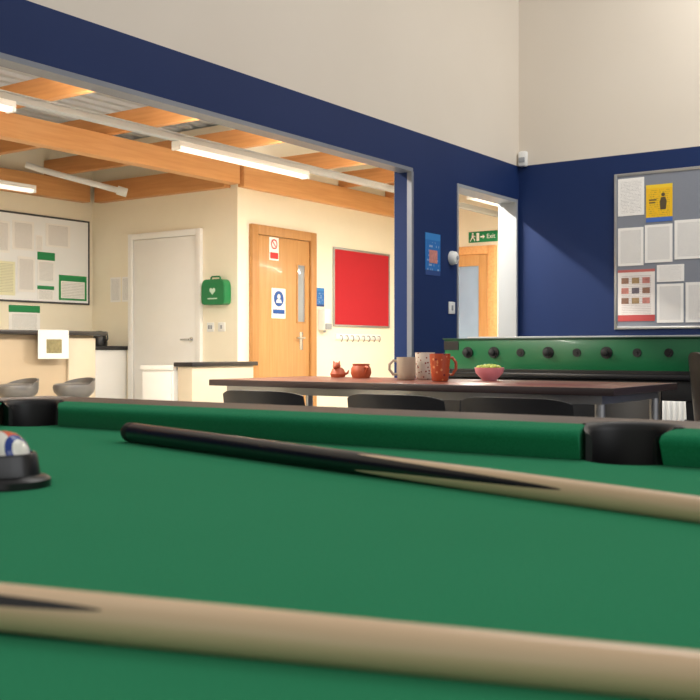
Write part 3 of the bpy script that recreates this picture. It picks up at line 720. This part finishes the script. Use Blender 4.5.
def cue(butt, dirxy, off, label):
    d = Vector((dirxy[0], dirxy[1], 0)).normalized()
    z0, z1 = ZC+.0153, ZC+.0065
    p0 = Vector((butt[0], butt[1], z0)); p1 = Vector((butt[0]+d.x*1.45, butt[1]+d.y*1.45, z1))
    q = (p1-p0).to_track_quat('Z', 'Y')
    r = bpy.data.objects.new('pool_cue', None); r.empty_display_size = .1; r.location = p0; r.rotation_mode = 'QUATERNION'; r.rotation_quaternion = q; COL.objects.link(r)
    tag(r, label, 'pool cue', 'pool cues')
    def rad(t):
        K = [(0, .0148), (.75, .0124), (1.08, .0106), (1.45, .0056)]
        for (a, ra), (b, rb) in zip(K, K[1:]):
            if t <= b: return ra+(rb-ra)*(t-a)/(b-a)
        return .0056
    bm = bmesh.new(); pr = [(0, .02)]+[(rad(t), t) for t in [.02+i*.02 for i in range(71)]]+[(0, 1.42)]
    lathe(bm, pr, 40); ob('shaft', bm, cue_mat(off), r, smooth=True)
    bm = bmesh.new(); lathe(bm, [(0, -.006), (.008, -.006), (.012, -.002), (.0146, .004), (.0149, .012), (.0149, .0198), (0, .0198)], 32); ob('bumper', bm, BLACKM, r, smooth=True)
    bm = bmesh.new(); lathe(bm, [(0, 1.4202), (.0058, 1.4202), (.0056, 1.44), (0, 1.44)], 24); ob('ferrule', bm, ALU, r, smooth=True)
    bm = bmesh.new(); lathe(bm, [(0, 1.4402), (.0056, 1.4402), (.0054, 1.446), (.003, 1.45), (0, 1.451)], 24); ob('tip', bm, mat('blue_tip', (40, 90, 150), .9), r, smooth=True)
cue((-1.168, 1.083), (.926, -.238), 0.6, 'wooden pool cue with glossy black butt near the rail')
cue((-1.164, .097), (.9566, .2919), 1.2, 'pale wooden pool cue lying across the green baize')

# rack with balls: a rounded plastic triangle
ang = math.radians(34.9); cx, cyy = -1.000, .580
r = root('ball_rack', (cx, cyy, ZC+.0005), ang, 'black plastic triangle rack holding pool balls on baize', 'ball rack')
def ring(off, lobe=0.0):
    pts = []
    for kk in range(3):
        a = kk*2*math.pi/3; cxx, cyx = .1316*math.cos(a), .1316*math.sin(a)
        nxt = (kk+1)*2*math.pi/3; nx, ny = .1316*math.cos(nxt), .1316*math.sin(nxt)
        for j in range(13):
            t = a-math.pi/3+2*math.pi/3*j/12
            q = off+lobe*(1+.5*math.cos(1.5*(t-a))**2); pts.append((cxx+q*math.cos(t), cyx+q*math.sin(t)))
        t = a+math.pi/3
        for j in range(1, 10):
            f = j/10; q = off+lobe*(abs(2*f-1)**4)
            pts.append((cxx+(nx-cxx)*f+q*math.cos(t), cyx+(ny-cyx)*f+q*math.sin(t)))
    return pts
bm = bmesh.new(); prof = [(.0292, .0, 0), (.0292, .031, 0), (.0305, .034, 0), (.033, .034, 0), (.0345, .031, 0), (.036, .012, .001), (.039, .010, .004), (.041, .007, .005), (.041, .0, .005)]
LR = [[bm.verts.new((p[0], p[1], z)) for p in ring(q, lb)] for q, z, lb in prof]; M_ = len(LR[0])
for i in range(len(prof)):
    A, B = LR[i], LR[(i+1) % len(prof)]
    for j in range(M_): bm.faces.new((A[j], A[(j+1) % M_], B[(j+1) % M_], B[j]))
ob('rack_frame', bm, mat('rack_black', (13, 13, 15), .28, var=.05), r, smooth=True)
def ballmat(name, c, stripe):
    k = NT(name); z = k.sep(k.coord())
    band = k.math('LESS_THAN', k.math('ABSOLUTE', z[2]), .0125 if stripe else 1)
    dot = k.math('GREATER_THAN', k.math('ABSOLUTE', z[0]), .0255)
    ringm = k.math('GREATER_THAN', k.math('ABSOLUTE', z[0]), .0215)
    cc = k.mix(band, lin((240, 236, 224)), lin(c))
    if stripe: cc = k.mix(ringm, cc, lin((30, 60, 140)))
    cc = k.mix(dot, cc, lin((240, 236, 224)))
    k.l.new(cc, k.b.inputs['Base Color']); k.b.inputs['Roughness'].default_value = .08; return k.m
cols = [((222, 84, 26), True, 'orange and white striped'), ((30, 70, 160), False, 'blue'), ((200, 40, 40), True, 'red and white striped'), ((240, 190, 40), False, 'yellow'), ((90, 40, 120), True, 'purple striped'), ((20, 110, 60), False, 'green')]
i = 0; rb = .0285
for row in range(3):
    for q in range(row+1):
        lx = .1316-row*rb*math.sqrt(3); ly = (q-row/2)*2*rb
        wx = cx+lx*math.cos(ang)-ly*math.sin(ang); wy = cyy+lx*math.sin(ang)+ly*math.cos(ang)
        bm = bmesh.new(); bmesh.ops.create_uvsphere(bm, u_segments=32, v_segments=20, radius=rb-.0002)
        o = ob('pool_ball', bm, ballmat('ball_'+cols[i][2].replace(' ', '_'), cols[i][0], cols[i][1]), None, (wx, wy, ZC+rb+.0004), (1.25+i, -.35+.4*i, .2+i*1.1), smooth=True)
        tag(o, 'glossy %s pool ball in the black rack' % cols[i][2], 'pool ball', 'pool balls in the rack'); i += 1

# ------------------------------------------------------------------ lighting + camera
w = bpy.data.worlds.new('world'); S.world = w; w.use_nodes = True
w.node_tree.nodes['Background'].inputs[0].default_value = (1, .96, .92, 1); w.node_tree.nodes['Background'].inputs[1].default_value = .48
light('rooflight', (-.6, 4.6, 5.1), (0, 0, 0), 3.5, 3.0, 85, (1, .97, .93))
light('rooflight_far', (-.8, 6.8, 4.3), (math.radians(35), 0, 0), 1.4, .5, 55, (1, .98, .95))
light('room_window', (3.8, 1.5, 2.6), (0, math.radians(75), 0), 2.5, 4, 60, (.95, .97, 1))
cam = bpy.data.cameras.new('camera'); co = bpy.data.objects.new('camera', cam); COL.objects.link(co)
co.location = (0, 0, .9); co.rotation_euler = (R90, 0, math.radians(34.9))
cam.sensor_width = 36; cam.lens = 1021/700*36; cam.clip_start = .02
cam.dof.use_dof = True; cam.dof.focus_distance = 4.5; cam.dof.aperture_fstop = 14
S.camera = co
